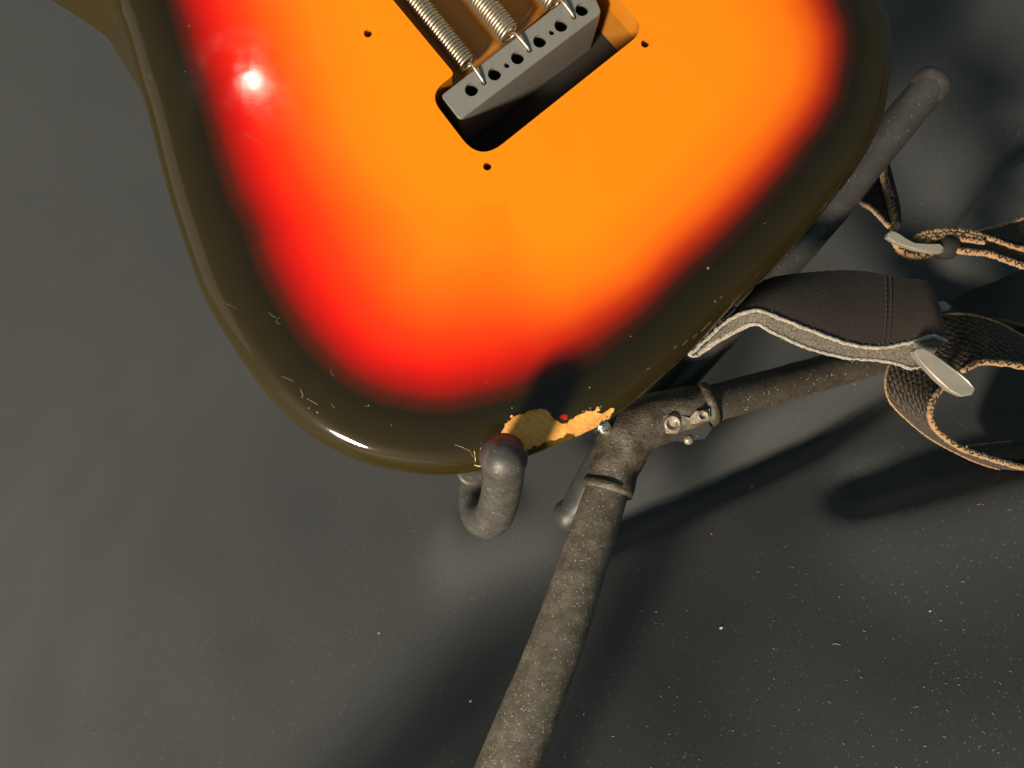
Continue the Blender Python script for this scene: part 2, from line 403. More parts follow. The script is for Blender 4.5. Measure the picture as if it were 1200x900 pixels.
def build_cloth():
    xs = np.concatenate([np.linspace(-2.2, -.95, 14)[:-1], np.linspace(-.95, .95, 320), np.linspace(.95, 2.2, 14)[1:]])
    ss = np.concatenate([np.linspace(-1.2, -.35, 10)[:-1], np.linspace(-.35, 1.25, 280), np.linspace(1.25, 3.0, 16)[1:]])
    X, S = np.meshgrid(xs, ss); flat_ = np.stack([X.ravel(), S.ravel()], 1)
    H = np.zeros(len(flat_))
    for pl, h, w in FOLDW:
        d = segdist(flat_, pl, closed=False); H += h * np.exp(-(d / w) ** 2)
    # swell added for shade: rises from the long fold towards the near right corner
    a = np.array(floor_hit(640, 660)); b = np.array(floor_hit(1180, 470)); t = (b - a) / np.linalg.norm(b - a); nn_ = np.array([t[1], -t[0]])
    if (np.array(floor_hit(900, 850)) - a) @ nn_ < 0: nn_ = -nn_
    sd = (flat_ - a) @ nn_; td = (flat_ - a) @ t
    rise = .020 * np.log1p(np.exp(np.clip(sd / .020, -30, 30))); rise = .20 * np.tanh(rise / .20)
    g0 = np.array(floor_hit(415, 905)); g1 = np.array(floor_hit(590, 680)); n_ = nsd(g0, g1, np.array(floor_hit(800, 850)))
    mk = np.clip(((flat_ - g0) @ n_ + .02) / .085, 0, 1); mk = mk * mk * (3 - 2 * mk)
    H += .43 * rise * mk
    # lift added towards the upper right so the cloth there catches the key lamp
    cc = np.array(floor_hit(1400, 0)); H += .08 * np.exp(-(np.linalg.norm(flat_ - cc, axis=1) / .34) ** 2)
    H += np.array([.004 * noise.noise(Vector((p[0] * 5, p[1] * 5, 3))) + .0012 * noise.noise(Vector((p[0] * 17, p[1] * 17, 8))) for p in flat_])
    V = []
    for (x, s), h in zip(flat_, H):
        a = max(0.0, min((s - YB) / RAD, math.pi / 2 * .94)); y = min(s, YB) + RAD * math.sin(a); z = RAD * (1 - math.cos(a))
        rest = max(0.0, s - YB - RAD * math.pi / 2 * .94)
        y += rest * math.cos(a); z += rest * math.sin(a)
        V.append((x, y - h * math.sin(a), z + h * math.cos(a)))
    nx = len(xs); ny = len(ss)
    Fc = [(j * nx + i, j * nx + i + 1, (j + 1) * nx + i + 1, (j + 1) * nx + i) for j in range(ny - 1) for i in range(nx - 1)]
    o = mesh_obj('ground_cloth', V, Fc, CLOTH, None); o['kind'] = 'structure'
    return o
build_cloth()

# ------------------------------------------------------------------ guitar body
def ab(a, b): return (850 - .64 * a + .77 * b, 370 - .77 * a - .64 * b)
RR = .0120                                         # edge round-over radius
sil = [(126, 0), (144, 32), (156, 68), (165, 100), (178, 142), (192, 199), (206, 249), (223, 300), (239, 344), (259, 382), (287, 426),
       (321, 471), (355, 503), (389, 525), (430, 543), (475, 553), (519, 557), (562, 551), (618, 536), (653, 522), (687, 507), (713, 492),
       (740, 473), (767, 450), (793, 427), (817, 403), (849, 369), (889, 331), (933, 284), (969, 242), (1003, 197), (1020, 167), (1031, 142),
       (1038, 107), (1041, 71), (1039, 36), (1029, 0)] + \
      [ab(*q) for q in ((300, 430), (400, 438), (520, 402), (640, 362), (740, 352), (850, 375), (960, 415), (1080, 432), (1180, 415), (1225, 375), (1200, 320),
       (1110, 240), (1050, 160), (1010, 105), (985, 75), (978, 30), (978, -30), (985, -85), (1000, -150), (1040, -230), (1090, -300), (1110, -350), (1080, -392), (1010, -400), (930, -385), (840, -352))]
out2 = np.array([P(x, y, -RR)[:2] for x, y in sil])
out2 = cr(out2, 24, True); out2 = resample(out2, .0011, True)
def normals(poly):
    t = np.roll(poly, -3, 0) - np.roll(poly, 3, 0); t /= np.linalg.norm(t, axis=1)[:, None]
    n = np.stack([t[:, 1], -t[:, 0]], 1)          # one side
    c = poly + n * .002
    if inside(c[:1], poly)[0]: n = -n
    return n                                       # outward
nrm2 = normals(out2)
for _ in range(4): nrm2 = (np.roll(nrm2, 1, 0) + nrm2 * 2 + np.roll(nrm2, -1, 0)); nrm2 /= np.linalg.norm(nrm2, axis=1)[:, None]
NO = len(out2)
rings = []; NTH = 20
for k in range(NTH + 1):
    th = math.pi / 2 * k / NTH                     # 0 = flat back, 90 = side
    rings.append((out2 - nrm2 * RR * (1 - math.sin(th)), np.full(NO, -RR * (1 - math.cos(th)))))
inner = rings[0][0]
# flare of the treble-side waist towards the front of the body
pxy = np.stack([out2[:, 0] / (D + RR) * F + 600, -out2[:, 1] / (D + RR) * F + 450], 1)
aa = -.64 * (pxy[:, 0] - 850) - .77 * (pxy[:, 1] - 370); bb = .77 * (pxy[:, 0] - 850) - .64 * (pxy[:, 1] - 370)
fl = np.where(bb < -180, np.interp(aa, [600, 650, 700, 750, 850, 950, 1050], [0, 20, 37, 50, 44, 14, 0]), 0) * PX
for _ in range(30): fl = (np.roll(fl, 1) + fl * 2 + np.roll(fl, -1)) / 4
for k in range(1, 6):
    t = k / 5; rings.append((out2 + np.array([-.97, -.14]) * (fl * t ** 1.2)[:, None], np.full(NO, -RR - .022 * t)))
last = rings[-1][0]
for k in range(1, 6):
    th = math.pi / 2 * k / 5
    rings.append((last - nrm2 * .008 * (1 - math.cos(th)), np.full(NO, -.034 - .008 * math.sin(th))))
# cavity outline
cav_px = round_poly([ab(322, -106), ab(317, 143), ab(421, 140), ab(421, 104), ab(830, 104), ab(830, -63), ab(420, -63), ab(421, -102)],
                    [34, 22, 20, 6, 26, 26, 6, 22], 8)
cav2 = np.array([P(x, y, 0)[:2] for x, y in cav_px])
holes_px = [(431, 39), (756, 51), (571, 195)]
hole_r = .00165
hl = [np.array([[P(x, y)[0] + hole_r * math.cos(a), P(x, y)[1] + hole_r * math.sin(a)] for a in np.linspace(0, 2 * math.pi, 20, endpoint=False)]) for x, y in holes_px]
g = .0042
gx, gy = np.meshgrid(np.arange(out2[:, 0].min(), out2[:, 0].max(), g), np.arange(out2[:, 1].min(), out2[:, 1].max(), g))
grid = np.stack([gx.ravel(), gy.ravel()], 1) + rng.uniform(-.0004, .0004, (gx.size, 2))
c0 = P(596, 538); c1 = P(730, 466)
fx, fy = np.meshgrid(np.arange(c0[0], c1[0], .00055), np.arange(c0[1], c1[1], .00055))
fine = np.stack([fx.ravel(), fy.ravel()], 1)
inbox = (grid[:, 0] > c0[0]) & (grid[:, 0] < c1[0]) & (grid[:, 1] > c0[1]) & (grid[:, 1] < c1[1])
ex = np.vstack([grid[~inbox], fine])
ok = inside(ex, inner) & ~inside(ex, cav2) & (segdist(ex, inner[::3]) > .0008) & (segdist(ex, cav2) > .0008)
for h in hl: ok &= np.linalg.norm(ex - h.mean(0), axis=1) > .0024
ex = ex[ok]
fp, ft, loops = fill(inner, [cav2] + hl, ex)
V = [(p[0], p[1], 0.0) for p in fp]; Fc = list(ft); FM = [0] * len(ft)
base_ring = loops[0]; prev = base_ring; nflat = len(V)
dist_attr = list(RR + segdist(fp, inner[::2]))
dist_attr = [d for d in dist_attr]
for ri, (xy, z) in enumerate(rings[1:]):
    s = len(V); V += [(xy[i][0], xy[i][1], z[i]) for i in range(NO)]; cur = list(range(s, s + NO))
    dist_attr += [max(0.0, RR - RR * math.sin(math.pi / 2 * (ri + 1) / NTH)) if ri < NTH else 0.0] * NO
    for i in range(NO):
        j = (i + 1) % NO; Fc.append((prev[i], cur[i], cur[j], prev[j])); FM.append(0)
    prev = cur
p2, t2, lp2 = fill(rings[-1][0][::4])
s = len(V); V += [(p[0], p[1], rings[-1][1][0] - .0002) for p in p2]; dist_attr += [0.0] * len(p2)
Fc += [tuple(s + i for i in t) for t in t2]; FM += [0] * len(t2)
# screw-hole shafts
for lp in loops[2:]:
    s = len(V); V += [(V[i][0], V[i][1], -.009) for i in lp]; dist_attr += [.1] * len(lp); n = len(lp)
    for i in range(n): j = (i + 1) % n; Fc.append((lp[i], lp[j], s + j, s + i)); FM.append(1)
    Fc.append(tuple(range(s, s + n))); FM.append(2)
V = np.array(V); dist_attr = np.array(dist_attr)
# burst: paint distance varied round the edge as sprayed (thinner on the right)
prj = np.stack([V[:, 0] / (D - V[:, 2]) * F + 600, -V[:, 1] / (D - V[:, 2]) * F + 450], 1)
ang = np.arctan2(V[:, 1] - .071, V[:, 0] - .0)      # direction from the burst's centre
def kfun(a):
    deg = np.degrees(a) % 360
    return np.interp(deg, [0, 25, 60, 120, 160, 185, 215, 250, 270, 300, 330, 360], [1.15, 1.22, 1.1, 1.0, .95, .84, .86, .88, .90, 1.0, 1.10, 1.15])
burst = dist_attr * kfun(ang) / .1
mfun = np.interp(np.degrees(ang) % 360, [0, 30, 70, 120, 170, 210, 240, 262, 285, 310, 335, 360], [1.6, 1.5, 1.3, 1.1, 1.05, 1.05, 1.08, 1.12, 1.25, 1.45, 1.6, 1.6])
amber = np.interp(np.degrees(ang) % 360, [0, 50, 80, 245, 275, 300, 330, 360], [1, 1, 0, 0, .35, .8, 1, 1])
burst = np.where(burst > .265, .265 + (burst - .265) * mfun, burst)
# chip
chip_poly = [(586, 512), (586, 506), (588, 502), (590, 499), (594, 496), (600, 489), (610, 485), (622, 481), (633, 479), (640, 480), (644, 484), (649, 491), (657, 496), (662, 497), (668, 492),
             (675, 488), (682, 485), (690, 481), (696, 482), (701, 475), (704, 479), (700, 484), (706, 485), (716, 478), (721, 479), (717, 487),
             (702, 499), (687, 508), (668, 516), (653, 523), (636, 531), (618, 538), (604, 543), (596, 545), (590, 540), (587, 526)]
m = (prj[:, 0] > 530) & (prj[:, 0] < 745) & (prj[:, 1] > 455) & (prj[:, 1] < 580) & (V[:, 2] > -.020)
chip = np.full(len(V), -5.0); dd = segdist(prj[m], chip_poly) * PX * 1000; ins = inside(prj[m], chip_poly)
chip[m] = np.where(ins, dd, -dd)
chip = np.where(V[:, 2] < -.0155, np.minimum(chip, -1), chip)
stain = np.zeros(len(V)); st = segdist(prj, [(600, 548), (620, 536), (653, 523), (668, 517)], False); stain = np.clip(1 - st / 14, 0, 1)
red = np.clip(1 - np.hypot((prj[:, 0] - 661) / 9, (prj[:, 1] - 489) / 6), 0, 1) * 1.2; red[V[:, 2] < -.015] = 0
# lacquer gone: the wood lies lower than the paint
low = np.clip(chip * 2.2, 0, 1) * .0008
rough = np.array([noise.noise(Vector((v[0] * 500, v[1] * 500, v[2] * 300))) for v in V[m]])
cn = np.zeros((len(V), 3)); cn[:, 2] = 1
off = nflat
for ri in range(len(rings) - 1):
    th = math.pi / 2 * min(1.0, (ri + 1) / NTH); sl = slice(off + ri * NO, off + (ri + 1) * NO)
    cn[sl, 0] = nrm2[:, 0] * math.sin(th); cn[sl, 1] = nrm2[:, 1] * math.sin(th); cn[sl, 2] = math.cos(th)
r_all = np.zeros(len(V)); r_all[m] = rough
# lifted, broken lacquer lip right at the border of the chip
lip = np.exp(-((chip + .35) / .35) ** 2) * .00028
V = V - cn * (low * (1 + .35 * r_all))[:, None] + cn * lip[:, None]

G = root('electric_guitar', (0.0, 0.0, -.02), 'orange sunburst electric guitar seen from behind with its spring cavity open', 'guitar')
body = mesh_obj('body', [tuple(v) for v in V], Fc, [LACQ, RIM, DARK], G, True, FM, autosmooth=50)
for nm, arr in (('burst', burst), ('amber', amber), ('chip', chip), ('stain', stain), ('redspot', red)):
    at = body.data.attributes.new(nm, 'FLOAT', 'POINT'); at.data.foreach_set('value', arr.astype(np.float32))
# cavity: painted lip, bare-wood walls, floor at two depths
n = len(cav2); zs = [0.0, -.0012, -.015, -.0385]; offs = [0, .0, .0003, .0003]
cn2 = normals(cav2); CV = []; CF = []; CM = []
for z, o_ in zip(zs, offs): CV += [(cav2[i][0] + cn2[i][0] * o_, cav2[i][1] + cn2[i][1] * o_, z) for i in range(n)]
for k in range(len(zs) - 1):
    for i in range(n):
        j = (i + 1) % n; CF.append((k * n + i, k * n + j, (k + 1) * n + j, (k + 1) * n + i)); CM.append(0 if k < 2 else 1)
mesh_obj('cavity_wall', CV, CF, [RIM, CAV], body, True, CM, autosmooth=60)
fv, ff, _ = fill(cav2 + cn2 * .0005)
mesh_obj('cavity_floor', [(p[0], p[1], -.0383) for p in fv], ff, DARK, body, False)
shelf = np.array([P(*ab(a, b))[:2] for a, b in ((424, 103.5), (829, 103.5), (829, -62.5), (424, -62.5))])
SV = [(p[0], p[1], -.0165) for p in shelf] + [(p[0], p[1], -.0380) for p in shelf]
mesh_obj('spring_shelf', SV, [(0, 1, 2, 3), (0, 1, 5, 4), (3, 0, 4, 7)], CAV, body, False)

# ------------------------------------------------------------------ tremolo block with drilled holes
zb = -.0028
def Pb(x, y): return np.array(P(x, y, zb)[:2])
bo = [Pb(518, 112), Pb(539, 139), Pb(704, 14), Pb(697, -2), Pb(681, -14)]
bo = round_poly(bo, [.0010, .0012, .0014, .001, .002], 4)
big = [(552.5, 105), (579.5, 86.5), (606.5, 67.5), (632.5, 48), (657.5, 29.5), (682, 11)]
small = [(567, 96.5), (594, 76.5), (620.5, 58.5), (646.5, 38), (672.5, 19.5)]
def circ(c, r, n): return np.array([[c[0] + r * math.cos(a), c[1] + r * math.sin(a)] for a in np.linspace(0, 2 * math.pi, n, endpoint=False)])
hs = [circ(Pb(*p), .0027, 24) for p in big] + [circ(Pb(*p), .00115, 14) for p in small]
bp, bt, bl = fill(bo, hs)
BV = [(p[0], p[1], zb) for p in bp]; BF = list(bt); BM = [0] * len(bt)
cb = bo.mean(0); lp = bl[0]; nn = len(lp); bn = normals(bo)
prevl = lp
for z, o_ in ((zb - .0004, .0004), (zb - .0065, .0006), (-.037, -.0002)):
    s = len(BV); BV += [(BV[lp[i]][0] + bn[i][0] * o_, BV[lp[i]][1] + bn[i][1] * o_, z) for i in range(nn)]
    for i in range(nn): j = (i + 1) % nn; BF.append((prevl[i], prevl[j], s + j, s + i)); BM.append(0)
    prevl = list(range(s, s + nn))
for q, lp in enumerate(bl[1:]):
    nn = len(lp); dep = .011 if q < 6 else .006
    s = len(BV); BV += [(BV[i][0], BV[i][1], zb - .003) for i in lp]
    for i in range(nn): j = (i + 1) % nn; BF.append((lp[i], lp[j], s + j, s + i)); BM.append(0)
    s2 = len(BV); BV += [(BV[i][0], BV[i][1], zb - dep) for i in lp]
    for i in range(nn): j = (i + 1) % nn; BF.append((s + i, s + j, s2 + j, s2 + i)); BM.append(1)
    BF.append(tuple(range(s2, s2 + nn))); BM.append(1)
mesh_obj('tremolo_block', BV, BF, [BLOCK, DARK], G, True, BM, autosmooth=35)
# springs
adir = Vector((-.64, .77, 0)).normalized()
def spring(end_px, top_px, hole_px, zc=-.0072, rc=.0044):
    e = P(end_px[0], end_px[1], zc); t = P(top_px[0], top_px[1], zc); d = (t - e).normalized()
    w = .00062; pitch = .00142; L = .115; turns = int(L / pitch)
    u = Vector((0, 0, 1)); v = d.cross(u); pts = []
    hole = P(hole_px[0], hole_px[1], zb)
    start = e + u * rc * .2 + v * 0
    eh = Vector((e.x, e.y, zb + .0016)); hh = Vector((hole.x, hole.y, zb))
    pts += [hh + Vector((0, 0, -.005)), hh + Vector((0, 0, -.0004)), hh + (eh - hh) * .22 + Vector((0, 0, .0008)), hh + (eh - hh) * .75 + Vector((0, 0, .0010)), Vector((e.x, e.y, e.z + rc * .45))]
    pts = [Vector(p) for p in cr(pts, 5)]
    n0 = 14
    for k in range(turns * n0 + 1):
        a = 2 * math.pi * k / n0; r = rc * min(1.0, .35 + k / (n0 * 1.2))
        jit = .00010 * noise.noise(Vector((k * .05, rc * 900, 1)))
        pts.append(e + d * (pitch * k / n0 + jit) + (u * math.cos(a) + v * math.sin(a)) * r)
    V_, F_ = tube(pts, w, 6, (True, True))
    return mesh_obj('spring', V_, F_, STEEL, G)
spring((549, 77), (487, 0), (567, 96.5), rc=.00385)
spring((599, 42), (560, -6), (620.5, 58.5), zc=-.0066, rc=.0046)
spring((652, 4), (610, -44), (672.5, 19.5), zc=-.0068, rc=.0044)
# spring claw and neck, out of the frame at the far end
cl0 = np.array([P(*ab(a, b)) for a, b in ((795, -55), (795, 95), (812, 95), (812, -55))])
cvv = [(p[0], p[1], -.004) for p in cl0] + [(p[0], p[1], -.0055) for p in cl0]
mesh_obj('spring_claw', cvv, [(0, 1, 2, 3), (7, 6, 5, 4), (0, 4, 5, 1), (1, 5, 6, 2), (2, 6, 7, 3), (3, 7, 4, 0)], STEEL, G, False)
NK = flat('maple_neck', (.55, .33, .13), .3, Coat_Weight=.6)
NV = []; NF = []; ns = 14
st = [(985, 82, .030), (1150, 80, .024), (1800, 66, .021), (2040, 62, .020)]
for (a, hw, th) in st:
    for k in range(ns + 1):
        q = math.pi * k / ns; b = -hw * math.cos(q); p = P(*ab(a, b)); NV.append((p[0], p[1], -.047 + th * math.sin(q) ** .7))
for i in range(len(st) - 1):
    for k in range(ns): a = i * (ns + 1) + k; NF.append((a, a + 1, a + ns + 2, a + ns + 1))
    NF.append((i * (ns + 1), (i + 1) * (ns + 1), (i + 1) * (ns + 1) + ns, i * (ns + 1) + ns))
mesh_obj('neck', NV, NF, NK, G)
# strap button on the rim, half hidden by the leather
bc = P(838, 360, -.027); bd = (Vector(P(842, 378)) - P(700, 210)).normalized()
mesh_obj('strap_button', *lathe(bc - bd * .004, bd, [(.0035, 0), (.0035, .006), (.0068, .009), (.0072, .0105), (.0060, .012)]), CHROME, G)
# scratches in the lacquer: thin raised flakes
def strip(name, pts, w, mat, parent, zoff=.00008, label=None):
    V_, F_ = tube([Vector(p) + Vector((0, 0, zoff - w * .35)) for p in pts], [w * .8 * (.35 + .65 * math.sin(math.pi * (i + .6) / (len(pts) + .2))) for i in range(len(pts))], 5, (True, True)); return mesh_obj(name, V_, F_, mat, parent, label=label)
SCR = flat('scratched_lacquer', (.17, .14, .085), .5)
SCR2 = flat('faint_scratch', (.10, .085, .04), .5)
FLAKE = flat('dark_flake', (.02, .015, .006), .2, Coat_Weight=1.0); WOODF = flat('wood_splinter', (.75, .48, .18), .7)
SCRR = flat('red_scratch', (.45, .02, .004), .5)
def onbody(x, y):
    """point on the rounded back surface seen at photo pixel x, y"""
    z = 0.0
    for _ in range(6):
        p = np.array([P(x, y, z)[:2]]); d = segdist(p, out2[::2])[0]
        z = -RR + math.sqrt(max(0, RR ** 2 - (RR - d) ** 2)) if d < RR and inside(p, out2)[0] else (0.0 if d >= RR else -RR)
    return P(x, y, z)
for pl, w, mt in [([(822, 388), (833, 377)], .00022, SCR), ([(800, 404), (806, 398)], .00018, SCR), ([(812, 396), (817, 391)], .00018, SCR), ([(790, 408), (793, 405)], .0002, SCR),
                  ([(758, 433), (761, 431)], .0002, SCR), ([(286, 154), (297, 160), (307, 168)], .00016, SCRR), ([(285, 156), (300, 166)], .00012, SCR2),
                  ([(259, 354), (268, 357), (278, 362)], .00014, SCR2), ([(330, 441), (338, 444), (344, 447)], .0002, SCR2), ([(352, 456), (355, 462), (354, 466)], .0004, SCR),
                  ([(360, 467), (372, 474)], .00022, SCR), ([(388, 473), (392, 478)], .00015, SCR), ([(388, 432), (388, 438), (392, 440)], .00015, SCR2), 
                  ([(533, 521), (542, 524), (551, 529)], .0003, SCR), ([(549, 526), (554, 534), (558, 545)], .00035, SCR2),
                  ([(286, 430), (293, 440)], .00012, SCR2), ([(175, 88), (177, 92)], .0003, SCR2), ([(160, 105), (168, 150)], .00010, SCR2)]:
    strip('scratch', [onbody(*q) for q in pl], w, mt, body, .00002)
for pl, w in (([(554, 521), (556, 530), (557, 538), (556, 545)], .0005), ([(557, 545), (562, 546), (567, 545)], .0006), ([(563, 519), (563, 527), (565, 538)], .0005), ([(551, 519), (556, 522)], .0003)):
    strip('crack', [onbody(*q) for q in pl], w, WOODF, body, -.0001, 'ochre crack where the lacquer split')
def ringpts(c, r): return [onbody(c[0] + r * math.cos(a), c[1] + r * math.sin(a)) for a in np.linspace(0, 2 * math.pi, 15)]
strip('scratch', ringpts((327.5, 376), 3.6)[2:12], .00016, SCR2, body, .00002)
strip('scratch', [onbody(323, 372), onbody(319, 370), onbody(315, 366)], .0002, SCR2, body, .00002)
for c in ((830, 314), (845, 348), (838, 353), (570, 448), (691, 454), (600, 478), (429, 476), (432, 475), (217, 84), (222, 30), (896, 262), (885, 182), (362, 478), (372, 483), (459, 498), (739, 394)):
    p = onbody(*c); r = random.uniform(.0002, .0005) * (2 if c == (830, 314) else 1)
    mesh_obj('paint_fleck', *lathe(p - Vector((0, 0, .0003)), (0, 0, 1), [(r, 0), (r, .00036), (r * .5, .0004)], 7), SCR, body)

for k in range(46):                                  # broken lacquer crumbs along the upper border of the chip
    i = random.choice([3, 4, 5, 6, 9, 10, 11, 12, 13, 14, 15, 16, 17, 18, 19, 20, 24, 25]); a, b = chip_poly[i], chip_poly[i + 1]; t = random.random()
    p = onbody(a[0] + (b[0] - a[0]) * t + random.uniform(-1.5, 1.5), a[1] + (b[1] - a[1]) * t + random.uniform(-3, 1)); r_ = random.uniform(.0002, .00065)
    vv = [p + Vector((math.cos(q) * r_ * random.uniform(.4, 1.5), math.sin(q) * r_ * random.uniform(.4, 1.2), random.uniform(-.0002, .0007))) for q in (0, 1.3, 2.6, 3.9, 5.1)]
    vv += [v - Vector((0, 0, .0003)) for v in vv]
    mesh_obj('lacquer_flake', vv, [(0, 1, 2, 3, 4), (9, 8, 7, 6, 5)] + [(q, 5 + q, 5 + (q + 1) % 5, (q + 1) % 5) for q in range(5)], random.choice([FLAKE, FLAKE, SCR2, SCR, WOODF]), body, False)

# ------------------------------------------------------------------ the stand
S = root('guitar_stand', (.06, -.03, -.06), 'dusty black tubular stand whose rubber-tipped arms hold the guitar', 'guitar stand')
def T(name, pts, rad, mat, parent, sides=28, caps=(True, True), lump=0.0, lscale=60, n=10, label=None):
    k = [list(P(*p)) + [r] for p, r in zip(pts, rad)]; q = cr(k, n)
    V_, F_ = tube([Vector(p[:3]) for p in q], [float(p[3]) for p in q], sides, caps, lump, lscale)
    return mesh_obj(name, V_, F_, mat, parent, label=label)
hook = T('cradle_hook', [(591, 538, .029), (590, 556, .011), (586, 584, -.012), (577, 606, -.030), (564, 606, -.046), (557, 585, -.056), (562, 556, -.060), (590, 505, -.063), (670, 475, -.064), (738, 495, -.062)],
         [.0078, .0081, .0083, .0085, .0084, .0080, .0076, .0074, .0074, .0074], RUB, S, lump=.0003, lscale=160)
# round cap on the hook
cp = P(590, 536, .027); cd = (P(590, 531, .035) - P(590.5, 551, .016)).normalized()
prof = [(.0078, -.0030), (.0085, -.0022), (.0090, -.0005)] + [(.0090 * math.cos(a), .0085 * math.sin(a)) for a in np.linspace(.12, 1.5, 12)]
mesh_obj('rubber_cap', *lathe(cp, cd, prof), CAP, hook)
mesh_obj('washer', *lathe(P(552, 552, -.050), (.1, .1, 1), [(.0050, 0), (.0066, .0006), (.0066, .0014), (.005, .0018)]), RUB, hook)
arm = T('cradle_arm', [(738, 505, -.064), (800, 440, -.066), (880, 350, -.066), (925, 300, -.066), (975, 243, -.062), (1032, 171, -.056), (1088, 103, -.048)],
        [.0074, .0080, .0086, .0088, .0087, .0084, .0080], RUB2, S, lump=.0003, lscale=120)
ad = (P(1090, 100, -.048) - P(1040, 161, -.055)).normalized()
prof = [(.0079, -.0050), (.0083, -.0045), (.0084, .001)] + [(.0084 * math.cos(a), .0015 + .0055 * math.sin(a)) for a in np.linspace(.1, 1.5, 10)]
mesh_obj('rubber_cap', *lathe(P(1091, 99, -.048), ad, prof), CAP, arm)
# hub of the stand: two moulded sockets, a clamp plate, rivets
hub = T('hub', [(834, 474, -.045), (800, 482, -.046), (765, 493, -.046), (738, 510, -.044), (722, 540, -.041), (712, 577, -.037)],
        [.0097, .0112, .0124, .0130, .0120, .0110], HUB, S, lump=.0012, lscale=110, caps=(False, False))
mesh_obj('socket_ring', *tube([P(714, 566, -.038), P(711, 577, -.037)], 0.0114, 28, (False, False)), HUB, hub)
mesh_obj('socket_ring', *tube([P(824, 476, -.045), P(834, 473, -.045)], .0104, 28, (False, False)), HUB, hub)
kn = P(737, 543, -.038)
mesh_obj('bolt_cap', *lathe(kn, (.75, -.1, .66), [(.0052, 0), (.0056, .003), (.0050, .0042), (.0040, .0044), (.0036, .0036)]), HUB, hub)
pl = [P(x, y, -.0335) for x, y in ((777, 488), (790, 484), (808, 490), (815, 482), (832, 479), (831, 493), (812, 497), (799, 498), (794, 508), (781, 508))]
pv = [Vector(p) for p in pl] + [Vector(p) + Vector((0, 0, -.007)) for p in pl]; k = len(pl)
mesh_obj('clamp_plate', pv, [tuple(reversed(range(k)))] + [(i, (i + 1) % k, k + (i + 1) % k, k + i) for i in range(k)], WORN, hub, False)
lo = [P(x, y, -.038) for x, y in ((782, 504), (830, 494), (834, 503), (826, 514), (800, 518), (786, 516))]
pv = [Vector(p) for p in lo] + [Vector(p) + Vector((0, 0, -.010)) for p in lo]; k = len(lo)
mesh_obj('clamp_jaw', pv, [tuple(reversed(range(k)))] + [(i, (i + 1) % k, k + (i + 1) % k, k + i) for i in range(k)], RUB2, hub, False)
for (x, y, r) in ((787.5, 496, .0037), (823, 486.5, .0024)):
    mesh_obj('rivet', *lathe(P(x, y, -.0335), (.05, -.1, 1), [(r, 0), (r, .0011), (r * .86, .0015), (r * .68, .0013), (r * .60, -.0004), (r * .45, -.0006), (r * .35, -.003)]), WORN, hub)
mesh_obj('bolt_head', *lathe(P(706, 499, -.036), (-.2, -.5, .8), [(.0042, 0), (.0042, .002), (.0030, .0032), (.0010, .0036)]), CHROME, hub)
mesh_obj('bolt_head', *lathe(P(806, 514, -.040), (0, -.3, 1), [(.0022, 0), (.0022, .002), (.001, .003)]), WORN, hub)
leg1 = T('leg', [(712, 573, -.037), (690, 640, -.025), (668, 708, -.014), (640, 785, -.002), (592, 905, .014), (545, 1020, .026), (490, 1160, .038)],
         [.0096, .0101, .0106, .0111, .0117, .0119, .0120], TUBE, S, lump=.00025, lscale=150, n=14)
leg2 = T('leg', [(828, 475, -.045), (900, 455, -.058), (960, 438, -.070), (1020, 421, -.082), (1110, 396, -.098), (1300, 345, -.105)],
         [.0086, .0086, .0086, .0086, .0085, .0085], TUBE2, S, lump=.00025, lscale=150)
leg3 = T('leg', [(728, 520, -.060), (700, 560, -.072), (678, 595, -.080), (668, 603, -.083)], [.0100, .0100, .0090, .0085], RUB2, S, lump=.0008, lscale=110,  # darker rubber puts the shade behind the hub into the colour
         label='short folded leg end behind the hub')

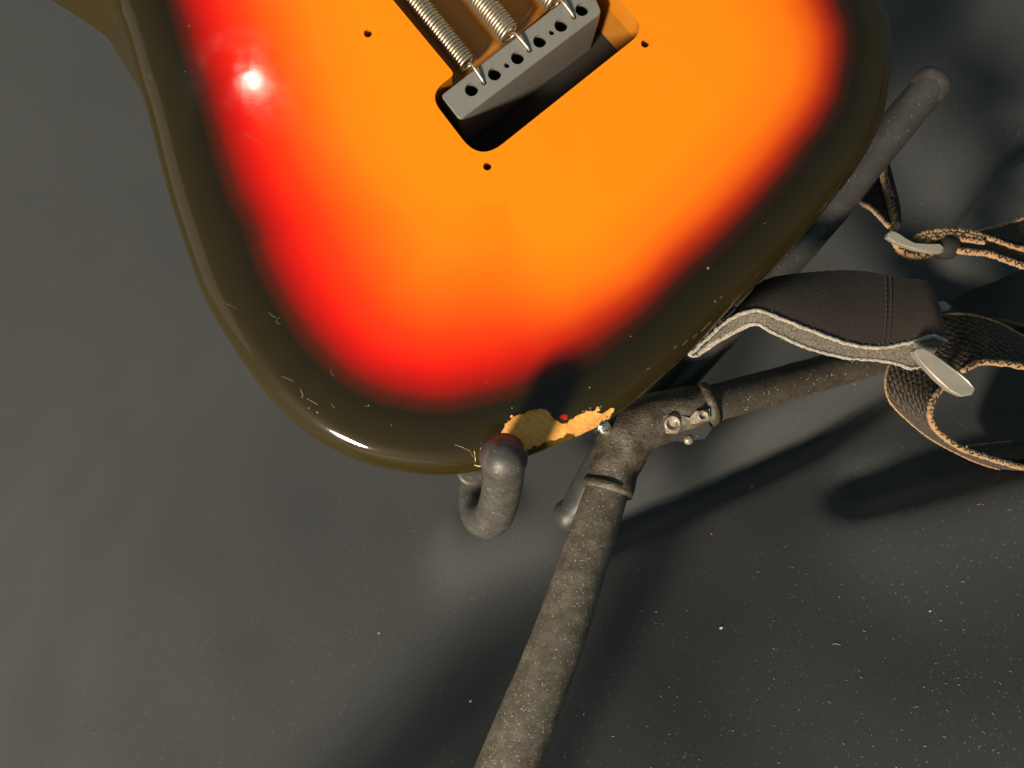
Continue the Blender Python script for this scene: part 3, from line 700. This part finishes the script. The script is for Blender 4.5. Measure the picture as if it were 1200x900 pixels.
# ------------------------------------------------------------------ the strap
ST = root('guitar_strap', (.16, .0, -.04), 'black woven strap with tan braided edges and dark leather tab beside the guitar', 'strap')
def zz(x, y): return (800 + x / 2.25, 180 + y / 2.25)        # strap close-up pixels to photo pixels
def ribbon(name, A, B, mat, parent, thick=.0012, n=10, cols=6, sag=0.0, jag=0.0, label=None):
    A = cr([P(*p) for p in A], n); B = cr([P(*p) for p in B], n)
    m = min(len(A), len(B))
    if len(A) != len(B):
        t = np.linspace(0, 1, max(len(A), len(B)))
        A = np.stack([np.interp(t, np.linspace(0, 1, len(A)), A[:, i]) for i in range(3)], 1)
        B = np.stack([np.interp(t, np.linspace(0, 1, len(B)), B[:, i]) for i in range(3)], 1)
    m = len(A); top = []; uv = []; s = 0.0
    for i in range(m):
        if i: s += float(np.linalg.norm((A[i] + B[i]) / 2 - (A[i - 1] + B[i - 1]) / 2))
        for j in range(cols + 1):
            f = j / cols; p = Vector(A[i] * (1 - f) + B[i] * f) + Vector((0, 0, sag * 4 * f * (1 - f)))
            if jag and j in (0, cols): p += Vector((noise.noise(p * 600), noise.noise(p * 600 + Vector((5, 5, 5))), 0)) * jag
            top.append(p); uv.append((s, f * .05))
    c = cols + 1; nrm = []
    for i in range(m):
        for j in range(c):
            a = top[min(i + 1, m - 1) * c + j] - top[max(i - 1, 0) * c + j]; b = top[i * c + min(j + 1, cols)] - top[i * c + max(j - 1, 0)]
            q = a.cross(b); nrm.append(q.normalized() if q.length > 1e-12 else Vector((0, 0, 1)))
    if sum(q.z for q in nrm) < 0: nrm = [-q for q in nrm]
    bot = [p - q * thick for p, q in zip(top, nrm)]; K = len(top)
    Fc = []; FMi = []
    for i in range(m - 1):
        for j in range(cols):
            a = i * c + j; Fc.append((a, a + 1, a + c + 1, a + c)); Fc.append((K + a, K + a + c, K + a + c + 1, K + a + 1))
        for j in (0, cols):
            a = i * c + j; Fc.append((a, a + c, K + a + c, K + a))
    for i in (0, m - 1):
        for j in range(cols): a = i * c + j; Fc.append((a, a + 1, K + a + 1, K + a))
    mats = mat if isinstance(mat, list) else [mat]
    o = mesh_obj(name, top + bot, Fc, mats, parent, True, None, label, None, uv + uv, autosmooth=55)
    return o, A, B
def braid(pts, r, pitch, parent, twist=1.0, label=None, nstr=4, mat=None, offset=Vector((0, 0, 0))):
    """twisted cord of separate strands along pts"""
    r *= .80; q = resample(cr([P(*p) for p in pts], 12), .0005); m = len(q); out = []
    core = [Vector(p) + offset for p in q]
    out.append(tube([p + Vector((noise.noise(p * 420), noise.noise(p * 420 + Vector((3, 1, 7))), 0)) * r * .18 for p in core],
                    [r * (.92 + .10 * math.sin(i * .0005 / .0016 * 6.283) + .30 * noise.noise(p * 900)) for i, p in enumerate(core)], 9, (True, True)))
    s_ = .001; k = 0
    while s_ < (m - 3) * .0005:                          # dark stitches slanting across the tan edge
        i = int(s_ / .0005); t = Vector(q[min(i + 1, m - 1)] - q[max(i - 1, 0)]).normalized(); u = Vector((0, 0, 1)); u = (u - t * u.dot(t)).normalized(); v = t.cross(u)
        sg = (1 if k % 2 else -1) * twist; c = core[i] + v * r * random.uniform(-.25, .35); L = r * random.uniform(.45, .8)
        a = c - v * sg * L * .5 - t * L * .75; b = c + v * sg * L * .5 + t * L * .75
        mid = c + u * r * .95; hgt = u * r * .82
        out.append(tube([a + hgt * .85, mid, b + hgt * .85], r * random.uniform(.15, .27), 5, (True, True)))
        s_ += random.uniform(.0013, .0022); k += 1
    V_, F_, M_ = merge(*out)
    return mesh_obj('braided_edge', V_, F_, [TAN, THREAD], parent, True, [0 if q_ == 0 else 1 for q_ in M_], label=label)
# leather tab: top leather, felt core, pale raw edges
Lt = [(20, 527), (70, 480), (130, 430), (190, 410), (240, 424), (340, 464), (440, 499), (520, 508), (600, 494), (660, 478), (694, 490)]
Ut = [(150, 400), (180, 365), (200, 342), (240, 325), (310, 315), (400, 308), (470, 309), (540, 320), (600, 331), (645, 337), (662, 362)]
zl = [-.020, -.018, -.015, -.012, -.012, -.014, -.016, -.016, -.015, -.014, -.016]
Lp = [(*zz(x, y), z) for (x, y), z in zip(Lt, zl)]; Up = [(*zz(x, y), z - .012) for (x, y), z in zip(Ut, zl)]
tab, LA, LB = ribbon('leather_tab', Lp, Up, LEATHER, ST, .0016, 12, 10, .002, .0003)
Lb = [(36, 530), (90, 494), (150, 462), (195, 448), (240, 472), (330, 512), (430, 538), (520, 545), (570, 556), (600, 566), (640, 556)]
Lbp = [(*zz(x, y), z - .0035) for (x, y), z in zip(Lb, zl)]; Ubp = [(*zz(x, y), z - .018) for (x, y), z in zip(Ut, zl)]
# felt core strip closes the front between the two leathers
Lc = [(*zz(x, y), z - .0006) for (x, y), z in zip(Lt, zl)]
ribbon('felt_core', Lc, [(a, b - 1, z) for a, b, z in Lbp], FELT, tab, .0020, 12, 4, 0, .0002)
ribbon('lining', [(a, b, z) for a, b, z in Lbp], Ubp, SUEDE, tab, .0014, 12, 6, 0, .0003)
def raw(pts, r, nm='raw_edge'):
    q = resample(cr([P(*p) for p in pts], 12), .0008)
    pp = [Vector(p) + Vector((noise.noise(Vector(p) * 700), noise.noise(Vector(p) * 700 + Vector((9, 2, 1))), 0)) * .0004 for p in q]
    V_, F_ = tube(pp, [r * (1 + .45 * noise.noise(p * 900)) for p in pp], 8); return mesh_obj(nm, V_, F_, SUEDE, tab)
raw([(a, b + 1.5, z + .0004) for a, b, z in Lp], .00078); raw(Lbp, .00072); raw([(Lp[0][0], Lp[0][1] + 1, Lp[0][2]), (Lp[0][0] + 2, Lp[0][1] + 2.5, Lp[0][2] - .002), Lbp[0]], .0011)
# fuzz along the raw edges
FV = []
allq = [(p, 1) for p in resample(cr([P(*p) for p in Lp], 10), .0006)] + [(p, 0) for p in resample(cr([P(*p) for p in Lbp], 10), .0005)]
hairs = []
for p, up in allq:
    p = Vector(p); a = random.uniform(0, 6.28); L = random.uniform(.0004, .0014)
    d1 = Vector((math.cos(a), math.sin(a), random.uniform(-.2, .6))); d2 = d1 + Vector((random.uniform(-.8, .8), random.uniform(-.8, .8), 0))
    hairs.append(tube([p, p + d1 * L * .5, p + d1 * L * .5 + d2 * L * .5], .00006, 3, (False, False)))
V_, F_, _ = merge(*hairs); mesh_obj('loose_fibres', V_, F_, SUEDE, tab, kind='stuff')
# double row of stitches
for off in (-3.0, 3.0):
    for k in range(13):
        f0 = k / 13; f1 = f0 + .052
        def sp(f):
            i = 87; i = int(len(LA) * (.715)); A_ = LA[i]; B_ = LB[int(len(LB) * .70)]; q = Vector(A_ * (1 - f) + B_ * f) + Vector((off * PX, 0, .002 * 4 * f * (1 - f) + .0002)); return q
        mesh_obj('stitch', *tube([sp(f0 + .03), sp(f1 + .03)], .00045, 6), THREAD, tab)
# webbing through the slider
bA = [(548, 545, -.034), (535, 600, -.030), (546, 652, -.028), (592, 702, -.028), (655, 752, -.030), (740, 798, -.034), (820, 828, -.038), (900, 842, -.044), (1010, 850, -.05)]
bB = [(700, 600, -.010), (662, 645, -.006), (650, 690, -.004), (668, 732, -.004), (720, 772, -.006), (765, 792, -.009), (830, 812, -.012), (900, 830, -.016), (1010, 838, -.022)]
WA = [(*zz(x, y), z) for x, y, z in bA]; WB = [(*zz(x, y), z) for x, y, z in bB]
w1, _, _ = ribbon('webbing_loop', WA, WB, WEB, ST, .0013, 12, 8, .0008)
braid([(a + 1, b - 1, z + .0005) for a, b, z in WB], .0016, .0050, w1); braid(WA, .0007, .0050, w1)
bA = [(640, 440, -.034), (690, 424, -.034), (760, 426, -.034), (830, 446, -.036), (900, 482, -.038), (1000, 520, -.042)]
bB = [(640, 560, -.018), (740, 572, -.018), (780, 552, -.017), (830, 552, -.017), (900, 562, -.018), (1000, 580, -.022)]
UA = [(*zz(x, y), z) for x, y, z in bA]; UB = [(*zz(x, y), z) for x, y, z in bB]
w2, _, _ = ribbon('webbing_strand', UA, UB, WEB, ST, .0013, 12, 8, .0012)
braid([(a, b, z + .0006) for a, b, z in UB[1:]], .0018, .0052, w2); braid(UA, .0008, .005, w2)
bA = [(750, 772, -.056), (820, 764, -.058), (900, 757, -.060), (1010, 750, -.064)]
bB = [(760, 790, -.030), (820, 800, -.028), (900, 806, -.028), (1010, 812, -.030)]
RA = [(*zz(x, y), z) for x, y, z in bA]; RB = [(*zz(x, y), z) for x, y, z in bB]
w3, _, _ = ribbon('webbing_return', RA, RB, WEB, ST, .0013, 8, 4); braid(RA, .0008, .0045, w3)
# near-black ribbon behind the leather tab, part of the strap
dA = [(700, 392, -.090), (760, 360, -.092), (830, 334, -.095), (900, 305, -.098), (1030, 255, -.102)]
dB = [(720, 420, -.070), (790, 430, -.070), (850, 436, -.070), (910, 452, -.072), (1030, 470, -.076)]
ribbon('dark_tail', [(*zz(x, y), z) for x, y, z in dA], [(*zz(x, y), z) for x, y, z in dB], flat('strap_black', (.010, .008, .007), .7), ST, .002, 10, 6, .001)
# slider plate: long rounded bar with bevelled ends
def plate(name, pts, z0, z1, th, mat, parent, inset=.0006, split=None):
    top = [P(x, y, z0 + (z1 - z0) * t) for (x, y, t) in pts]; c = sum(top, Vector()) / len(top); k = len(top)
    r0 = [c + (p - c) * (1 - inset / (p - c).length) for p in top]
    V_ = r0 + [p - Vector((0, 0, inset * .6)) for p in top] + [p - Vector((0, 0, th)) for p in top]
    F_ = [tuple(range(k))] + [(i, (i + 1) % k, k + (i + 1) % k, k + i) for i in range(k)] + [(k + i, k + (i + 1) % k, 2 * k + (i + 1) % k, 2 * k + i) for i in range(k)] + [tuple(reversed(range(2 * k, 3 * k)))]
    return mesh_obj(name, V_, F_, mat, parent, False)
sl = [(611, 522, 0), (618, 514, .05), (632, 511, .1), (650, 520, .2), (690, 546, .45), (725, 573, .7), (758, 602, .95), (772, 622, 1), (764, 636, 1), (738, 641, .95), (706, 626, .75), (672, 596, .5), (640, 562, .25), (618, 536, .05)]
plate('slider', [(*zz(x, y), t) for x, y, t in sl], -.006, .000, .004, SLIDER, ST)
sl2 = [(672, 392, 0), (690, 388, .3), (708, 402, .8), (702, 414, 1), (684, 416, .8)]
plate('slider_end', [(*zz(x, y), t) for x, y, t in sl2], -.030, -.030, .004, SLIDER, ST)
# upper buckle and webbing behind the cradle arm
def z4(x, y): return (990 + x / 5.714, 180 + y / 5.714)
def Q(l, zs): return [(*z4(x, y), z) for (x, y), z in zip(l, zs)]
uA = Q([(60, 260), (100, 322), (180, 370), (240, 430), (298, 490)], [-.076, -.068, -.057, -.047, -.040])
uB = Q([(240, 60), (262, 150), (290, 260), (325, 400), (362, 505)], [-.090, -.080, -.068, -.052, -.042])
w4, _, _ = ribbon('webbing_fold', uA, uB, WEB, ST, .0012, 10, 6)
braid([(x, y, z + .001) for x, y, z in uA], .0014, .0045, w4)
braid(Q([(255, 80), (272, 200), (300, 310), (325, 410), (340, 500)], [-.082, -.072, -.060, -.048, -.038]), .0024, .0055, w4)
ribbon('webbing_back', Q([(300, 60), (330, 180), (362, 300), (378, 420), (372, 510)], [-.088, -.078, -.066, -.054, -.044]), Q([(270, 60), (300, 200), (330, 320), (352, 420), (350, 510)], [-.0865, -.0765, -.0645, -.0525, -.0425]), WEB, w4, .001, 6, 3)
braid(Q([(345, 590), (375, 650), (440, 682), (520, 686), (590, 664)], [-.040] * 5), .0024, .0055, w4)
bkl = [(285, 560), (296, 530), (315, 515), (350, 530), (400, 566), (480, 596), (570, 608), (650, 606), (670, 625), (664, 655), (640, 668), (560, 662), (470, 645), (390, 615), (330, 590)]
plate('buckle', [(*z4(x, y), 0) for x, y in bkl], -.032, -.032, .003, SLIDER, ST, .0010)
mesh_obj('buckle_end', *lathe(P(*z4(655, 625), -.038), (.9, -.2, .3), [(.0048, -.003), (.0056, .001), (.0048, .005), (.002, .007)]), DARK, ST)
eA = Q([(470, 560), (560, 525), (700, 512), (800, 520), (900, 545), (1000, 580), (1100, 615), (1230, 650), (1400, 690)], [-.038] * 9)
eB = Q([(660, 620), (700, 640), (760, 650), (860, 660), (940, 665), (1020, 690), (1100, 720), (1230, 760), (1400, 800)], [-.034] * 9)
w5, _, _ = ribbon('webbing_tail', eA, eB, WEB, ST, .0013, 8, 5)
for k, f in enumerate((0.02, .22, .42)):
    a = [(x0 * (1 - f) + x1 * f, y0 * (1 - f) + y1 * f, .0006 + z0 * (1 - f) + z1 * f) for (x0, y0, z0), (x1, y1, z1) in zip(eA[:5], eB[:5])]
    braid(a, .0017, .0055, w5, twist=1 if k % 2 else -1)
braid([(x, y, z + .0006) for x, y, z in eA[4:]], .0016, .0055, w5); braid([(x, y, z + .0006) for x, y, z in eB[2:]], .0019, .0055, w5)
fA = Q([(870, 530), (960, 505), (1060, 480), (1150, 450), (1230, 415), (1400, 340)], [-.050] * 6)
fB = Q([(960, 560), (1040, 565), (1120, 585), (1200, 600), (1280, 610), (1400, 640)], [-.040] * 6)
w6, _, _ = ribbon('webbing_strand', fA, fB, WEB, ST, .0013, 8, 5)
braid(fA, .0012, .0055, w6)

# ------------------------------------------------------------------ lint on the cloth and the stand
dg = bpy.context.evaluated_depsgraph_get(); dg.update()
def cloth_point(px, py):
    o = W((0, 0, D)); d = (R.to_3x3() @ Vector(((px - 600) / F, -(py - 450) / F, -1))).normalized()
    ok_, loc, nr, idx, ob, _ = SC.ray_cast(dg, o, d)
    return (loc, nr, ob) if ok_ else (None, None, None)
Ri = R.to_3x3().inverted()
lint = {'ground_cloth': ([], []), 'leg': ([], []), 'cradle': ([], [])}
LV, LF = [], []
def add(v, f):
    o = len(LV); LV.extend(v); LF.extend(tuple(i + o for i in q) for q in f)
cnt = 0
for k in range(11000):
    px, py = random.uniform(-20, 1220), random.uniform(-20, 920)
    w_ = (max(0, py - 330) / 570) ** 1.2 * (.35 + .9 * max(0, (px - 350) / 850))
    if px < 600: w_ = max(w_, .08 + .25 * max(0, (py - 500) / 400))
    if random.random() > w_: continue
    if noise.noise(Vector((px * .012, py * .012, 4))) < random.uniform(-.8, -.1): continue
    loc, nr, ob = cloth_point(px, py)
    if loc is None or ob.name != 'ground_cloth': continue
    dist = (loc - W((0, 0, D))).length
    up = nr if nr.z > 0 else -nr
    u = up.orthogonal().normalized(); v = up.cross(u)
    if random.random() < .12:                           # a short curled fibre
        a = random.uniform(0, 6.28); L = random.uniform(.0004, .0014) * (1 if random.random() < .96 else 2.4); pts = []; p = loc + up * .00006
        for i in range(5): pts.append(p.copy()); a += random.uniform(-.9, .9); p += (u * math.cos(a) + v * math.sin(a)) * L / 4 + up * random.uniform(0, .00003)
        add(*tube(pts, random.uniform(.000025, .00004), 3, (False, False)))
    else:
        r = random.choice((.00008, .00010, .00012, .00013, .00017)) * random.uniform(.8, 1.25); r *= .8; p = loc + up * r * .1
        q = [p + (u * math.cos(a) + v * math.sin(a)) * r * random.uniform(.6, 1.4) for a in (0, 1.6, 3.1, 4.7)] + [p + up * r * .35, p - up * r * .3]
        add(q, [(0, 1, 4), (1, 2, 4), (2, 3, 4), (3, 0, 4), (1, 0, 5), (2, 1, 5), (3, 2, 5), (0, 3, 5)])
    cnt += 1
ln = mesh_obj('lint', LV, LF, LINT, None, False, kind='stuff')
ln['label'] = 'pale dust specks and short fibres scattered over the black cloth'
def crumb(px, py, r, mat, label):
    loc, nr, ob = cloth_point(px, py)
    if loc is None: return
    up = nr if nr.z > 0 else -nr; bm = bmesh.new(); bmesh.ops.create_icosphere(bm, subdivisions=2, radius=r)
    for v in bm.verts: v.co *= 1 + .5 * noise.noise(v.co * (1.2 / r)); v.co.x *= 1.5
    me = bpy.data.meshes.new('crumb'); bm.to_mesh(me); bm.free(); me.materials.append(mat)
    o = bpy.data.objects.new('crumb', me); COL.objects.link(o); o.location = loc; o.scale = (.8, .8, .4); o.rotation_euler = (0, 0, px)
    o['label'] = label; o['category'] = 'crumb'; o['group'] = 'crumbs lying on the black cloth'
crumb(845, 736, .0007, flat('pale_crumb', (.85, .75, .58), .7), 'pale crumb standing out brightest on the cloth right of the thick stand leg')
crumb(552, 822, .0008, LINT_TAN, 'orange tan crumb on the cloth just left of the thick stand leg')
crumb(444, 742, .0006, LINT, 'white crumb on the grey cloth far left of the stand leg')
crumb(834, 626, .0004, LINT_TAN, 'tiny tan crumb in the dark fold under the thin stand leg')
crumb(1090, 716, .0005, LINT_TAN, 'small tan crumb on the dark cloth near the right edge')
for o in bpy.data.objects:
    if '_b' in o: del o['_b']
